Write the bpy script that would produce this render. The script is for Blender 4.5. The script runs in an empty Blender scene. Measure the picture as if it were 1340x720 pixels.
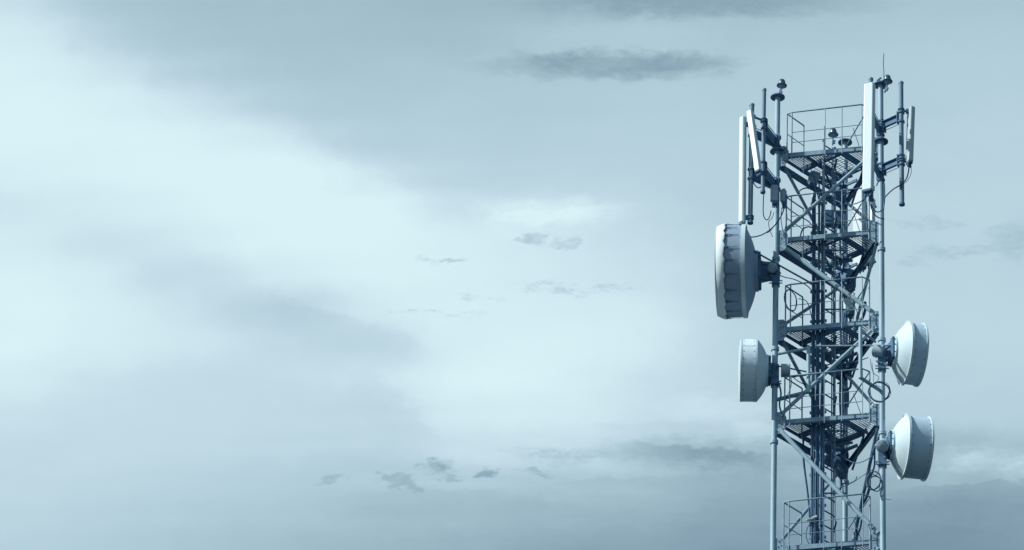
import bpy, math, random
from mathutils import Vector, Matrix
random.seed(7)
C = bpy.context.scene
COL = C.collection
# ------------------------------------------------------------------ camera
F_PX, U0, V0, PITCH = 5500.0, 1108.0, 360.0, math.radians(31.5)
CAM = Vector((0, 0, 1.6))
cam = bpy.data.objects.new('camera', bpy.data.cameras.new('camera'))
COL.objects.link(cam)
cam.location = CAM
cam.rotation_euler = (math.radians(90) + PITCH, 0, 0)
cam.data.sensor_width = 36
cam.data.lens = F_PX / 1340 * 36
cam.data.shift_x = (670 - U0) / 1340
cam.data.clip_start = 0.5
cam.data.clip_end = 20000
C.camera = cam
# ------------------------------------------------------------------ exposure
C.view_settings.view_transform = 'Standard'
C.view_settings.look = 'None'
C.view_settings.exposure = 0
C.view_settings.gamma = 1
# ------------------------------------------------------------------ sun
S = Vector((-0.75, -0.25, 0.61)).normalized()
sun = bpy.data.objects.new('sun', bpy.data.lights.new('sun', 'SUN'))
COL.objects.link(sun)
sun.data.energy = 4.9
sun.data.angle = math.radians(0.5)
sun.data.color = (1.0, 0.96, 0.90)
sun.rotation_euler = S.to_track_quat('Z', 'Y').to_euler()
sun.location = (-20, 0, 60)


def lin(c):
    return tuple(((x / 255) / 12.92 if x / 255 <= 0.04045 else (((x / 255) + 0.055) / 1.055) ** 2.4) for x in c)


# ------------------------------------------------------------------ world: Nishita sky with a veil of cloud
W = bpy.data.worlds.new('World')
C.world = W
W.use_nodes = True
nt = W.node_tree
nt.nodes.clear()
N = nt.nodes.new
LK = nt.links.new


def setin(n, i, v):
    if isinstance(v, bpy.types.NodeSocket):
        LK(v, n.inputs[i])
    else:
        n.inputs[i].default_value = v


def mth(op, a, b=None, c=None, clamp=False):
    n = N('ShaderNodeMath'); n.operation = op; n.use_clamp = clamp
    for i, v in enumerate((a, b, c)):
        if v is not None: setin(n, i, v)
    return n.outputs[0]


def vmt(op, a, b=None):
    n = N('ShaderNodeVectorMath'); n.operation = op
    setin(n, 0, a)
    if b is not None: setin(n, 1, b)
    return n.outputs[1] if op in ('DOT_PRODUCT', 'LENGTH') else n.outputs[0]


def comb(x, y, z=0.0):
    n = N('ShaderNodeCombineXYZ')
    setin(n, 0, x); setin(n, 1, y); setin(n, 2, z)
    return n.outputs[0]


def mrange(v, a, b, c=0.0, d=1.0, smooth=True):
    n = N('ShaderNodeMapRange')
    n.interpolation_type = 'SMOOTHSTEP' if smooth else 'LINEAR'
    n.clamp = True
    setin(n, 0, v)
    for i, x in enumerate((a, b, c, d)): setin(n, i + 1, x)
    return n.outputs[0]


def noise(vec, scale, detail=4, rough=0.55, col=False):
    n = N('ShaderNodeTexNoise')
    n.noise_dimensions = '3D'
    setin(n, 'Vector', vec); n.inputs['Scale'].default_value = scale
    n.inputs['Detail'].default_value = detail; n.inputs['Roughness'].default_value = rough
    return n.outputs[1] if col else n.outputs[0]


tc = N('ShaderNodeTexCoord').outputs['Generated']
ax_f = (0, math.cos(PITCH), math.sin(PITCH))
ax_u = (0, -math.sin(PITCH), math.cos(PITCH))
df = vmt('DOT_PRODUCT', tc, ax_f)
dfc = mth('MAXIMUM', df, 0.15)
su = mth('DIVIDE', vmt('DOT_PRODUCT', tc, (1, 0, 0)), dfc)      # tangents of the angle off one fixed sky direction
sv = mth('DIVIDE', vmt('DOT_PRODUCT', tc, ax_u), dfc)
# units of 100 "sky units"
X = mth('MULTIPLY_ADD', su, F_PX / 100, U0 / 100)
Y = mth('MULTIPLY_ADD', sv, -F_PX / 100, V0 / 100)
P = comb(X, Y)
# gentle warp so that nothing has a ruled edge
wn = noise(vmt('MULTIPLY', P, (0.5, 1.0, 1)), 1.1, 5, 0.55, col=True)
wv = vmt('MULTIPLY', vmt('SUBTRACT', wn, (0.5, 0.5, 0.5)), (0.7, 0.36, 0))
wn1 = noise(P, 2.4, 6, 0.6, col=True)
wv1 = vmt('MULTIPLY', vmt('SUBTRACT', wn1, (0.5, 0.5, 0.5)), (0.55, 0.22, 0))
PW = vmt('ADD', vmt('ADD', P, wv), wv1)
sx = N('ShaderNodeSeparateXYZ'); LK(PW, sx.inputs[0])
XW, YW = sx.outputs[0], sx.outputs[1]
xn = mrange(XW, -4.4, 17.6, 0, 1, smooth=False)
rows = [
    [224, 202, 193, 190, 188, 184, 186, 190, 192, 194, 197, 198],
    [235, 214, 198, 193, 191, 191, 194, 196, 198, 200, 202, 203],
    [240, 231, 209, 199, 198, 200, 202, 203, 204, 205, 206, 206],
    [242, 239, 228, 210, 203, 204, 205, 206, 207, 208, 208, 209],
    [242, 242, 241, 228, 209, 208, 209, 209, 209, 209, 210, 211],
    [238, 241, 242, 241, 227, 214, 212, 211, 210, 211, 211, 212],
    [229, 234, 240, 242, 241, 225, 222, 216, 211, 212, 212, 213],
    [235, 226, 232, 241, 242, 238, 230, 220, 212, 212, 213, 213],
    [241, 235, 221, 232, 241, 240, 232, 225, 214, 212, 213, 214],
    [241, 239, 227, 215, 230, 239, 236, 231, 214, 212, 214, 215],
    [243, 237, 229, 221, 221, 236, 239, 232, 215, 212, 214, 215],
    [234, 226, 221, 220, 228, 241, 239, 225, 215, 212, 212, 212],
    [226, 221, 219, 218, 219, 232, 235, 225, 214, 211, 210, 209],
    [220, 218, 217, 216, 215, 222, 224, 214, 205, 197, 192, 190],
    [217, 215, 212, 209, 206, 206, 199, 192, 181, 174, 176, 180],
    [214, 210, 206, 200, 193, 188, 180, 173, 163, 157, 157, 160],
    [211, 206, 198, 190, 182, 173, 166, 161, 152, 147, 144, 148]]
tot = None
for k, r in enumerate(rows):
    fc = N('ShaderNodeFloatCurve')
    cv = fc.mapping.curves[0]
    fc.mapping.use_clip = False
    pts = cv.points
    # beyond the twelve known columns the tone eases to the row's plain value
    pts[0].location = (0, (218 - 100) / 150); pts[1].location = (1, (200 - 100) / 150)
    for i in range(12):
        pts.new((4.4 + 1.2 * i) / 22, (r[i] - 100) / 150)
    fc.mapping.update()
    LK(xn, fc.inputs['Value'])
    yc = k * 0.45
    if k == 0:
        w = mrange(YW, 0.45, 0.0)
    elif k == len(rows) - 1:
        w = mrange(YW, yc - 0.45, yc)
    else:
        w = mth('MULTIPLY', mrange(YW, yc - 0.45, yc), mrange(YW, yc, yc + 0.45, 1, 0))
    t = mth('MULTIPLY', fc.outputs[0], w)
    tot = t if tot is None else mth('ADD', tot, t)
T = tot
# low bank of horizontal streaks (stronger toward the bottom)
st = noise(vmt('MULTIPLY', PW, (0.35, 2.2, 1)), 1.6, 7, 0.6)
low = mth('MULTIPLY', mrange(Y, 4.6, 6.6), mrange(X, 2.0, 7.0, 0.25, 1.0))
T = mth('MULTIPLY_ADD', mth('MULTIPLY', mth('SUBTRACT', st, 0.5), low), 0.15, T)
fine = noise(vmt('MULTIPLY', P, (0.5, 1.2, 1)), 0.8, 8, 0.6)
T = mth('MULTIPLY_ADD', mth('SUBTRACT', fine, 0.5), 0.075, T)
# single clouds: (x, y, half width, half height, depth of tone, raggedness scale)
wn2 = noise(vmt('MULTIPLY', P, (1.0, 2.0, 1)), 2.6, 6, 0.65, col=True)
PF = vmt('ADD', P, vmt('MULTIPLY', vmt('SUBTRACT', wn2, (0.5, 0.5, 0.5)), (1.0, 0.42, 0)))
wisp = noise(vmt('MULTIPLY', P, (1.0, 2.6, 1)), 5.0, 6, 0.7)
clouds = [
    (7.95, 0.86, 1.9, 0.24, -0.20, 0.35), (8.95, 0.80, 0.9, 0.17, -0.10, 0.4), (7.35, 0.78, 0.55, 0.16, -0.08, 0.5), (8.3, 0.95, 0.7, 0.14, -0.07, 0.4),
    (9.2, 0.02, 2.6, 0.26, -0.20, 0.3), (8.0, 0.48, 1.6, 0.26, 0.05, 0.3),
    (6.95, 3.13, 0.26, 0.09, -0.17, 0.7), (7.42, 3.2, 0.26, 0.08, -0.13, 0.7),
    (5.83, 3.41, 0.36, 0.08, -0.20, 0.8),
    (7.15, 3.73, 0.5, 0.08, -0.15, 0.9), (7.5, 3.82, 0.3, 0.08, -0.12, 0.9), (8.0, 3.76, 0.4, 0.07, -0.12, 0.9),
    (5.45, 4.07, 0.35, 0.05, -0.16, 0.9), (6.0, 4.14, 0.5, 0.05, -0.12, 0.9), (6.3, 3.9, 0.4, 0.05, -0.10, 0.9),
    (5.72, 6.12, 0.26, 0.12, -0.22, 0.4), (5.80, 6.04, 0.13, 0.10, -0.10, 0.2), (5.96, 6.26, 0.14, 0.07, -0.16, 0.5), (6.38, 6.18, 0.17, 0.08, -0.26, 0.4), (5.05, 6.25, 0.22, 0.08, -0.18, 0.5),
    (5.32, 6.33, 0.26, 0.08, -0.18, 0.5), (4.3, 6.26, 0.22, 0.09, -0.15, 0.6), (7.35, 5.95, 0.8, 0.14, -0.14, 0.8), (7.0, 6.17, 0.3, 0.06, -0.16, 0.6),
    (8.8, 5.9, 1.3, 0.22, -0.13, 0.4), (9.9, 5.95, 1.4, 0.25, -0.10, 0.4), (11.9, 5.75, 1.6, 0.22, -0.06, 0.4),
    (12.75, 6.02, 0.75, 0.24, 0.11, 0.5), (13.4, 6.1, 0.4, 0.25, 0.08, 0.5),
    (7.2, 2.75, 1.2, 0.20, 0.09, 0.3), (9.4, 5.35, 0.9, 0.25, 0.05, 0.5), (9.9, 5.62, 0.5, 0.13, 0.06, 0.5),
    (12.5, 3.29, 0.7, 0.09, -0.09, 0.8), (12.15, 2.92, 0.6, 0.09, -0.06, 0.8), (13.3, 3.15, 0.5, 0.28, -0.11, 0.6),
    (11.95, 3.42, 0.3, 0.07, -0.07, 0.8)]
for (cx, cy, hw, hh, amp, rag) in clouds:
    d = vmt('LENGTH', vmt('MULTIPLY', vmt('SUBTRACT', PF, (cx, cy, 0)), (1 / hw, 1 / hh, 0)))
    m = mrange(d, 1.1, 0.35) if hw < 0.5 else mrange(d, 1.15, 0.25)
    m = mth('MULTIPLY', m, mrange(wisp, 0.5 - 0.5 * (1.05 - rag), 0.62, 1 - rag, 1))
    T = mth('MULTIPLY_ADD', m, amp, T)
# firmer cloud edges: (x0, y0, x1, y1, softness, reach, tone) - the tone lies to the right-hand side going from 0 to 1
edges = [(3.2, 3.62, 5.9, 4.5, 0.16, 1.1, -0.05), (3.3, 1.45, 5.7, 2.45, 0.30, 0.9, 0.032), (5.9, 5.75, 4.9, 4.75, -0.16, -1.2, -0.035),
         (8.05, 5.74, 10.3, 5.92, 0.05, 0.45, -0.13), (6.5, 6.28, 10.4, 6.12, 0.06, 0.5, -0.045), (4.3, 6.42, 7.0, 6.33, 0.07, 0.6, -0.04),
         (11.6, 6.40, 14.2, 6.14, 0.05, 0.9, -0.09), (12.0, 6.28, 12.75, 5.88, 0.05, 0.45, 0.06), (13.0, 6.1, 13.7, 5.9, 0.06, 0.4, 0.05), (6.2, 2.78, 8.1, 2.62, 0.08, 0.5, 0.06), (7.4, 5.55, 9.3, 5.45, 0.06, 0.3, -0.025)]
wn3 = noise(vmt('MULTIPLY', P, (1.0, 1.4, 1)), 1.9, 9, 0.68, col=True)
PE1 = vmt('ADD', P, vmt('MULTIPLY', vmt('SUBTRACT', wn3, (0.5, 0.5, 0.5)), (1.0, 0.55, 0)))
PE2 = vmt('ADD', P, vmt('MULTIPLY', vmt('SUBTRACT', noise(vmt('MULTIPLY', P, (1.0, 1.6, 1)), 3.2, 9, 0.66, col=True), (0.5, 0.5, 0.5)), (0.7, 0.30, 0)))
for (x0, y0, x1, y1, so, fa, amp) in edges:
    L_ = math.hypot(x1 - x0, y1 - y0); ex, ey = (x1 - x0) / L_, (y1 - y0) / L_
    rel = vmt('SUBTRACT', PE2 if 0 < so < 0.1 else PE1, (x0, y0, 0))
    sl_ = vmt('DOT_PRODUCT', rel, (ex, ey, 0)); t_ = vmt('DOT_PRODUCT', rel, (-ey, ex, 0))
    if so < 0: t_ = mth('MULTIPLY', t_, -1.0); so, fa = -so, -fa
    m = mth('MULTIPLY', mrange(t_, 0, so), mrange(t_, so, fa, 1, 0))
    m = mth('MULTIPLY', m, mth('MULTIPLY', mrange(sl_, -0.3, 0.35 * L_), mrange(sl_, 0.7 * L_, L_ + 0.3, 1, 0)))
    T = mth('MULTIPLY_ADD', m, amp, T)
# outside the view the sky is set darker to deepen the tower's shade, brighter sunward
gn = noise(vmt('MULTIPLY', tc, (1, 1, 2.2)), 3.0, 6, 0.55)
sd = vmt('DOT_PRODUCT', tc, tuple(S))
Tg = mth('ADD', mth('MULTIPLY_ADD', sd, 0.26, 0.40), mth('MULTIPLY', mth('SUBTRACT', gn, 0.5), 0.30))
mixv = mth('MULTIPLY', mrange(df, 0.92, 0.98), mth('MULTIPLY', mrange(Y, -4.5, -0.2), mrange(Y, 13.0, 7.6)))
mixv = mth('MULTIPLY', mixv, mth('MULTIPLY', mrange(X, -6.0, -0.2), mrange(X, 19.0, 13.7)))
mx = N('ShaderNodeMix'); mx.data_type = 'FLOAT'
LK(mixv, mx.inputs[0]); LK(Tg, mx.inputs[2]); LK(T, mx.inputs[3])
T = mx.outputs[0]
ramp = N('ShaderNodeValToRGB')
LK(T, ramp.inputs[0])
stops = [(110, (88, 118, 138)), (145, (124, 151, 168)), (170, (147, 174, 189)), (190, (165, 192, 205)), (207, (179, 207, 219)),
         (222, (198, 222, 233)), (232, (209, 233, 241)), (242, (217, 243, 249))]
els = ramp.color_ramp.elements
els[0].position = (stops[0][0] - 100) / 150; els[0].color = (*lin(stops[0][1]), 1)
els[1].position = (stops[-1][0] - 100) / 150; els[1].color = (*lin(stops[-1][1]), 1)
for g, c in stops[1:-1]:
    e = els.new((g - 100) / 150); e.color = (*lin(c), 1)
sky = N('ShaderNodeTexSky')
sky.sky_type = 'NISHITA'
sky.sun_disc = False
sky.sun_elevation = math.asin(S.z)
sky.sun_rotation = math.atan2(S.x, S.y)
bg1 = N('ShaderNodeBackground'); LK(sky.outputs[0], bg1.inputs[0]); bg1.inputs[1].default_value = 0.09
bg2 = N('ShaderNodeBackground'); LK(ramp.outputs[0], bg2.inputs[0]); bg2.inputs[1].default_value = 1.0
ms = N('ShaderNodeMixShader'); LK(mrange(df, 0.86, 0.985, 0.55, 0.985), ms.inputs[0])  # outside the view more blue sky is mixed in, to tint the shade
LK(bg1.outputs[0], ms.inputs[1]); LK(bg2.outputs[0], ms.inputs[2])
wo = N('ShaderNodeOutputWorld'); LK(ms.outputs[0], wo.inputs[0])
W.cycles.sampling_method = 'MANUAL'
W.cycles.sample_map_resolution = 512

# ------------------------------------------------------------------ measuring helpers (photograph pixel -> place)
RU = Vector((1, 0, 0)); UU = Vector(ax_u); FF = Vector(ax_f)


def ray(u, v): return RU * ((u - U0) / F_PX) + UU * ((V0 - v) / F_PX) + FF


def gy(u, v, y):                       # point of the sight line at distance y north of the camera
    r = ray(u, v); return CAM + r * ((y - CAM.y) / r.y)


def gz(u, v, z):                       # point of the sight line at height z
    r = ray(u, v); return CAM + r * ((z - CAM.z) / r.z)


Z0 = 1.6
LX, RX, KX = Vector((-1.265, 64.0, 0)), Vector((0.620, 63.68, 0)), Vector((-0.03, 65.47, 0))
LV = [z + Z0 for z in (41.749, 39.943, 38.071, 36.187, 33.694)]


def gl(leg, v):                        # height on a leg seen at row v
    p = {'L': LX, 'R': RX, 'K': KX}[leg]
    return gy(1100, v, p.y).z


def at(leg, v, du=0, dy=0):
    p = {'L': LX, 'R': RX, 'K': KX}[leg]
    return Vector((p.x + du, p.y + dy, gl(leg, v)))


def V(p, z): return Vector((p.x, p.y, z))


# ------------------------------------------------------------------ materials
def material(name, base, rough=0.5, metal=0.0, var=0.12, scale=6.0, bump=0.02, dirt=None, stretch=(1, 1, 1), coat=0.0, spec=0.5):
    m = bpy.data.materials.new(name); m.use_nodes = True
    t = m.node_tree; b = t.nodes['Principled BSDF']
    n = t.nodes.new
    co = n('ShaderNodeTexCoord'); mp = n('ShaderNodeMapping'); mp.inputs['Scale'].default_value = stretch
    t.links.new(co.outputs['Object'], mp.inputs['Vector'])
    nz = n('ShaderNodeTexNoise'); nz.inputs['Scale'].default_value = scale; nz.inputs['Detail'].default_value = 8
    nz.inputs['Roughness'].default_value = 0.65
    t.links.new(mp.outputs[0], nz.inputs['Vector'])
    cr = n('ShaderNodeValToRGB')
    cr.color_ramp.elements[0].position = 0.3; cr.color_ramp.elements[1].position = 0.7
    cr.color_ramp.elements[0].color = (*[x * (1 - var) for x in base], 1)
    cr.color_ramp.elements[1].color = (*[min(1, x * (1 + var)) for x in base], 1)
    t.links.new(nz.outputs[0], cr.inputs[0])
    out = cr.outputs[0]
    if dirt:
        n2 = n('ShaderNodeTexNoise'); n2.inputs['Scale'].default_value = scale * 2.3; n2.inputs['Detail'].default_value = 10
        n2.inputs['Roughness'].default_value = 0.75
        mp2 = n('ShaderNodeMapping'); mp2.inputs['Scale'].default_value = (2.0, 2.0, 0.35)
        t.links.new(co.outputs['Object'], mp2.inputs['Vector']); t.links.new(mp2.outputs[0], n2.inputs['Vector'])
        mr = n('ShaderNodeMapRange'); mr.inputs[1].default_value = 0.55; mr.inputs[2].default_value = 0.75
        mr.inputs[4].default_value = dirt[1]
        t.links.new(n2.outputs[0], mr.inputs[0])
        mxc = n('ShaderNodeMix'); mxc.data_type = 'RGBA'
        t.links.new(mr.outputs[0], mxc.inputs[0]); t.links.new(out, mxc.inputs[6]); mxc.inputs[7].default_value = (*dirt[0], 1)
        out = mxc.outputs[2]
    t.links.new(out, b.inputs['Base Color'])
    rr = n('ShaderNodeMapRange'); rr.inputs[3].default_value = max(0.05, rough - 0.1); rr.inputs[4].default_value = min(1, rough + 0.12)
    t.links.new(nz.outputs[0], rr.inputs[0]); t.links.new(rr.outputs[0], b.inputs['Roughness'])
    b.inputs['Metallic'].default_value = metal
    b.inputs['Specular IOR Level'].default_value = spec
    if coat: b.inputs['Coat Weight'].default_value = coat; b.inputs['Coat Roughness'].default_value = 0.15
    if bump:
        bp = n('ShaderNodeBump'); bp.inputs['Strength'].default_value = 0.4; bp.inputs['Distance'].default_value = bump
        t.links.new(nz.outputs[0], bp.inputs['Height']); t.links.new(bp.outputs[0], b.inputs['Normal'])
    return m


M = {
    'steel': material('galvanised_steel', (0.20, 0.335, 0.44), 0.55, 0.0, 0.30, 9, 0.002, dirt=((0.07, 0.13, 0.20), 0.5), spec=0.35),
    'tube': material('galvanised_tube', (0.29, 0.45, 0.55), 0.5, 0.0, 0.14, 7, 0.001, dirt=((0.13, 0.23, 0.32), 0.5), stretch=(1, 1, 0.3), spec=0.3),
    'dark': material('shaded_dark_steel', (0.090, 0.190, 0.305), 0.7, 0.0, 0.3, 12, 0.002, spec=0.2),  # dark fittings, and rear steel members with their shade put into the colour
    'grate': material('expanded_metal', (0.09, 0.16, 0.25), 0.6, 0.0, 0.2, 12, 0),
    'white': material('white_fibreglass', (0.53, 0.70, 0.76), 0.42, 0, 0.035, 2.5, 0.0008, dirt=((0.45, 0.56, 0.62), 0.30), coat=0.15),
    'grey': material('light_grey_paint', (0.30, 0.43, 0.52), 0.5, 0, 0.08, 5, 0.001, dirt=((0.22, 0.31, 0.38), 0.4)),
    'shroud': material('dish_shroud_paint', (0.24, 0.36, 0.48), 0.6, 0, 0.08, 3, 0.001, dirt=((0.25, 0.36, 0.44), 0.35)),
    'pale': material('shaded_antenna_white', (0.36, 0.49, 0.56), 0.5, 0, 0.04, 3, 0.0005),  # white antenna; the tone of its shaded back is put into the colour
    'fabric': material('laced_cover_fabric', (0.72, 0.88, 0.93), 0.7, 0, 0.05, 5, 0.003, spec=0.2),
    'shade': material('shaded_drum_white', (0.46, 0.64, 0.77), 0.5, 0, 0.06, 2.5, 0.0008, dirt=((0.30, 0.44, 0.56), 0.5), spec=0.3),  # white drum sides with the bluish tone of shade put into the colour
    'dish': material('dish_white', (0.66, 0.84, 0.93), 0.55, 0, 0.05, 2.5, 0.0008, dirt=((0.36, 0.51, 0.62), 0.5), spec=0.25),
    'cone': material('dish_back_white', (0.55, 0.73, 0.80), 0.6, 0, 0.06, 2.0, 0.0012, dirt=((0.38, 0.50, 0.57), 0.5), spec=0.2),
    'pipe': material('dull_grey_pipe', (0.14, 0.25, 0.35), 0.55, 0, 0.2, 8, 0.001, dirt=((0.09, 0.16, 0.24), 0.5), stretch=(1, 1, 0.3), spec=0.25),
    'seam': material('panel_seam', (0.10, 0.15, 0.20), 0.6, 0, 0.1, 10, 0),
    'cable': material('black_cable', (0.062, 0.142, 0.240), 0.6, 0, 0.2, 10, 0.001, spec=0.12),
    'feeder': material('grey_cable_jacket', (0.065, 0.15, 0.25), 0.5, 0, 0.2, 10, 0.001, spec=0.2),
    'lens': material('beacon_lens', (0.04, 0.09, 0.14), 0.35, 0, 0.1, 10, 0, coat=0.2),
    'bolt': material('dark_bolt', (0.035, 0.06, 0.09), 0.5, 0.4, 0.2, 20, 0),
    'ground': material('dark_meadow', (0.022, 0.040, 0.055), 0.95, 0, 0.35, 0.05, 0.05),
    'concrete': material('concrete', (0.28, 0.32, 0.34), 0.9, 0, 0.15, 3, 0.01),
}
WL = {}


class MB:
    def __init__(s): s.v = []; s.f = []; s.sm = []

    def add(s, vs, fs, smooth=False):
        o = len(s.v); s.v += [tuple(x) for x in vs]
        s.f += [tuple(i + o for i in f) for f in fs]; s.sm += [smooth] * len(fs)

    def build(s, name, mat, parent=None, label=None, cat=None, group=None, kind=None, origin=None):
        if parent is not None: w = WL[parent.name]
        elif origin is not None: w = Vector(origin)
        else:
            w = Vector((sum(v[0] for v in s.v) / len(s.v), sum(v[1] for v in s.v) / len(s.v), min(v[2] for v in s.v)))
        me = bpy.data.meshes.new(name)
        me.from_pydata([(x - w.x, y - w.y, z - w.z) for x, y, z in s.v], [], s.f)
        me.polygons.foreach_set('use_smooth', s.sm)
        me.materials.append(M[mat] if isinstance(mat, str) else mat)
        me.update()
        o = bpy.data.objects.new(name, me); COL.objects.link(o)
        if parent is not None: o.parent = parent
        else: o.location = w
        WL[o.name] = w
        tag(o, label, cat, group, kind)
        return o


def tag(o, label=None, cat=None, group=None, kind=None):
    if label: o['label'] = label
    if cat: o['category'] = cat
    if group: o['group'] = group
    if kind: o['kind'] = kind


def thing(name, loc, label, cat, group=None):
    o = bpy.data.objects.new(name, None); COL.objects.link(o); o.location = loc
    o.empty_display_size = 0.2
    WL[o.name] = Vector(loc); tag(o, label, cat, group); return o


def copy_tree(o, delta, label=None, parent=None):
    c = o.copy(); COL.objects.link(c)
    if parent is None: c.location = o.location + delta
    else: c.parent = parent
    WL[c.name] = WL[o.name] + delta
    if label: c['label'] = label
    for ch in list(o.children): copy_tree(ch, delta, None, c)
    return c


def frame(d, up=Vector((0, 0, 1))):
    d = d.normalized()
    if abs(d.dot(up)) > 0.995: up = Vector((0, 1, 0))
    x = d.cross(up).normalized(); y = x.cross(d).normalized()
    return x, y


def tube(mb, pts, r, n=10, caps=True, smooth=True):
    pts = [Vector(p) for p in pts]
    if len(pts) < 2: return
    vs, fs = [], []
    x, y = frame(pts[1] - pts[0])
    for i, p in enumerate(pts):
        if i == 0: d = pts[1] - p
        elif i == len(pts) - 1: d = p - pts[i - 1]
        else: d = (pts[i + 1] - p).normalized() + (p - pts[i - 1]).normalized()
        d.normalize()
        x = (x - d * x.dot(d)).normalized(); y = d.cross(x).normalized()
        rr = r[i] if isinstance(r, (list, tuple)) else r
        for k in range(n):
            a = 2 * math.pi * k / n
            vs.append(p + (x * math.cos(a) + y * math.sin(a)) * rr)
    for i in range(len(pts) - 1):
        for k in range(n):
            fs.append((i * n + k, i * n + (k + 1) % n, (i + 1) * n + (k + 1) % n, (i + 1) * n + k))
    mb.add(vs, fs, smooth)
    if caps:
        e = (len(pts) - 1) * n
        mb.add(vs[:n], [tuple(range(n))[::-1]]); mb.add(vs[e:], [tuple(range(n))])


def smooth_pts(pts, sub=6):
    pts = [Vector(p) for p in pts]; out = []
    for i in range(len(pts) - 1):
        p0 = pts[max(i - 1, 0)]; p1 = pts[i]; p2 = pts[i + 1]; p3 = pts[min(i + 2, len(pts) - 1)]
        for k in range(sub):
            t = k / sub
            out.append(0.5 * ((2 * p1) + (p2 - p0) * t + (2 * p0 - 5 * p1 + 4 * p2 - p3) * t * t + (3 * p1 - p0 - 3 * p2 + p3) * t ** 3))
    out.append(pts[-1]); return out


def extr(mb, p0, p1, prof, up=Vector((0, 0, 1))):
    """solid of closed 2-D profile (across, up) swept from p0 to p1"""
    p0, p1 = Vector(p0), Vector(p1)
    x, y = frame(p1 - p0, up)
    n = len(prof)
    vs = [p + x * a + y * b for p in (p0, p1) for a, b in prof]
    fs = [(k, (k + 1) % n, n + (k + 1) % n, n + k) for k in range(n)]
    fs += [tuple(range(n))[::-1], tuple(range(n, 2 * n))]
    mb.add(vs, fs)


def rect(w, h): return [(-w / 2, -h / 2), (w / 2, -h / 2), (w / 2, h / 2), (-w / 2, h / 2)]


def angle(w, h, t=0.008, s=1):     # L: upright leg at the near side, flat leg at the bottom
    return [(0, 0), (s * w, 0), (s * w, t), (s * t, t), (s * t, h), (0, h)]


def chan(w, h, t=0.008, s=1):
    return [(0, 0), (s * w, 0), (s * w, t), (s * t, t), (s * t, h - t), (s * w, h - t), (s * w, h), (0, h)]


def beam(mb, p0, p1, w, h, up=Vector((0, 0, 1))): extr(mb, p0, p1, rect(w, h), up)


def box(mb, c, sx_, sy_, sz_, ax=None, bev=0.0):
    c = Vector(c)
    X_, Y_, Z_ = ax if ax else (Vector((1, 0, 0)), Vector((0, 1, 0)), Vector((0, 0, 1)))
    b = min(bev, sx_ / 2.2, sy_ / 2.2)
    if b > 0:
        pr = []
        for (cx, cy, a0) in ((1, 1, 0), (-1, 1, 90), (-1, -1, 180), (1, -1, 270)):
            for q in range(4):
                a = math.radians(a0 + q * 30)
                pr.append((cx * (sx_ / 2 - b) + b * math.cos(a), cy * (sy_ / 2 - b) + b * math.sin(a)))
    else:
        pr = [(sx_ / 2, sy_ / 2), (-sx_ / 2, sy_ / 2), (-sx_ / 2, -sy_ / 2), (sx_ / 2, -sy_ / 2)]
    n = len(pr)
    vs = []
    zb = b * 0.6
    lv = [(-sz_ / 2, 1 - (b and 2 * zb / max(sx_, sy_))), (-sz_ / 2 + zb, 1), (sz_ / 2 - zb, 1), (sz_ / 2, 1 - (b and 2 * zb / max(sx_, sy_)))] if b else [(-sz_ / 2, 1), (sz_ / 2, 1)]
    for z, s in lv:
        vs += [c + X_ * (a * s) + Y_ * (d * s) + Z_ * z for a, d in pr]
    fs = []
    for i in range(len(lv) - 1):
        fs += [(i * n + k, i * n + (k + 1) % n, (i + 1) * n + (k + 1) % n, (i + 1) * n + k) for k in range(n)]
    fs += [tuple(range(n))[::-1], tuple(range((len(lv) - 1) * n, len(lv) * n))]
    mb.add(vs, fs)


def lathe(mb, o, d, prof, n=64, a0=0.0, a1=2 * math.pi, smooth=True):
    """prof: (distance along d, radius); sharp corners: repeat a point"""
    o = Vector(o); d = Vector(d).normalized(); x, y = frame(d)
    full = abs(a1 - a0) > 6.28
    m = n if full else n + 1
    segs = []
    cur = [prof[0]]
    for p in prof[1:]:
        if p == cur[-1]:
            segs.append(cur); cur = [p]
        else: cur.append(p)
    segs.append(cur)
    for sg in segs:
        if len(sg) < 2: continue
        vs = []
        for t, r in sg:
            for k in range(m):
                a = a0 + (a1 - a0) * k / n
                vs.append(o + d * t + (x * math.cos(a) + y * math.sin(a)) * r)
        fs = []
        for i in range(len(sg) - 1):
            for k in range(n):
                k2 = (k + 1) % m
                fs.append((i * m + k, i * m + k2, (i + 1) * m + k2, (i + 1) * m + k))
        mb.add(vs, fs, smooth)


def plate(mb, pts, th, nrm):
    """flat polygon of thickness th"""
    pts = [Vector(p) for p in pts]; nrm = Vector(nrm).normalized() * th / 2
    n = len(pts)
    vs = [p - nrm for p in pts] + [p + nrm for p in pts]
    mb.add(vs, [tuple(range(n))[::-1], tuple(range(n, 2 * n))] + [(k, (k + 1) % n, n + (k + 1) % n, n + k) for k in range(n)])


def cyl(mb, p0, p1, r, n=14): tube(mb, [p0, p1], r, n)


def one(fn, name, mat, parent, **k):
    mb = MB(); fn(mb); return mb.build(name, mat, parent, **k)


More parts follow.
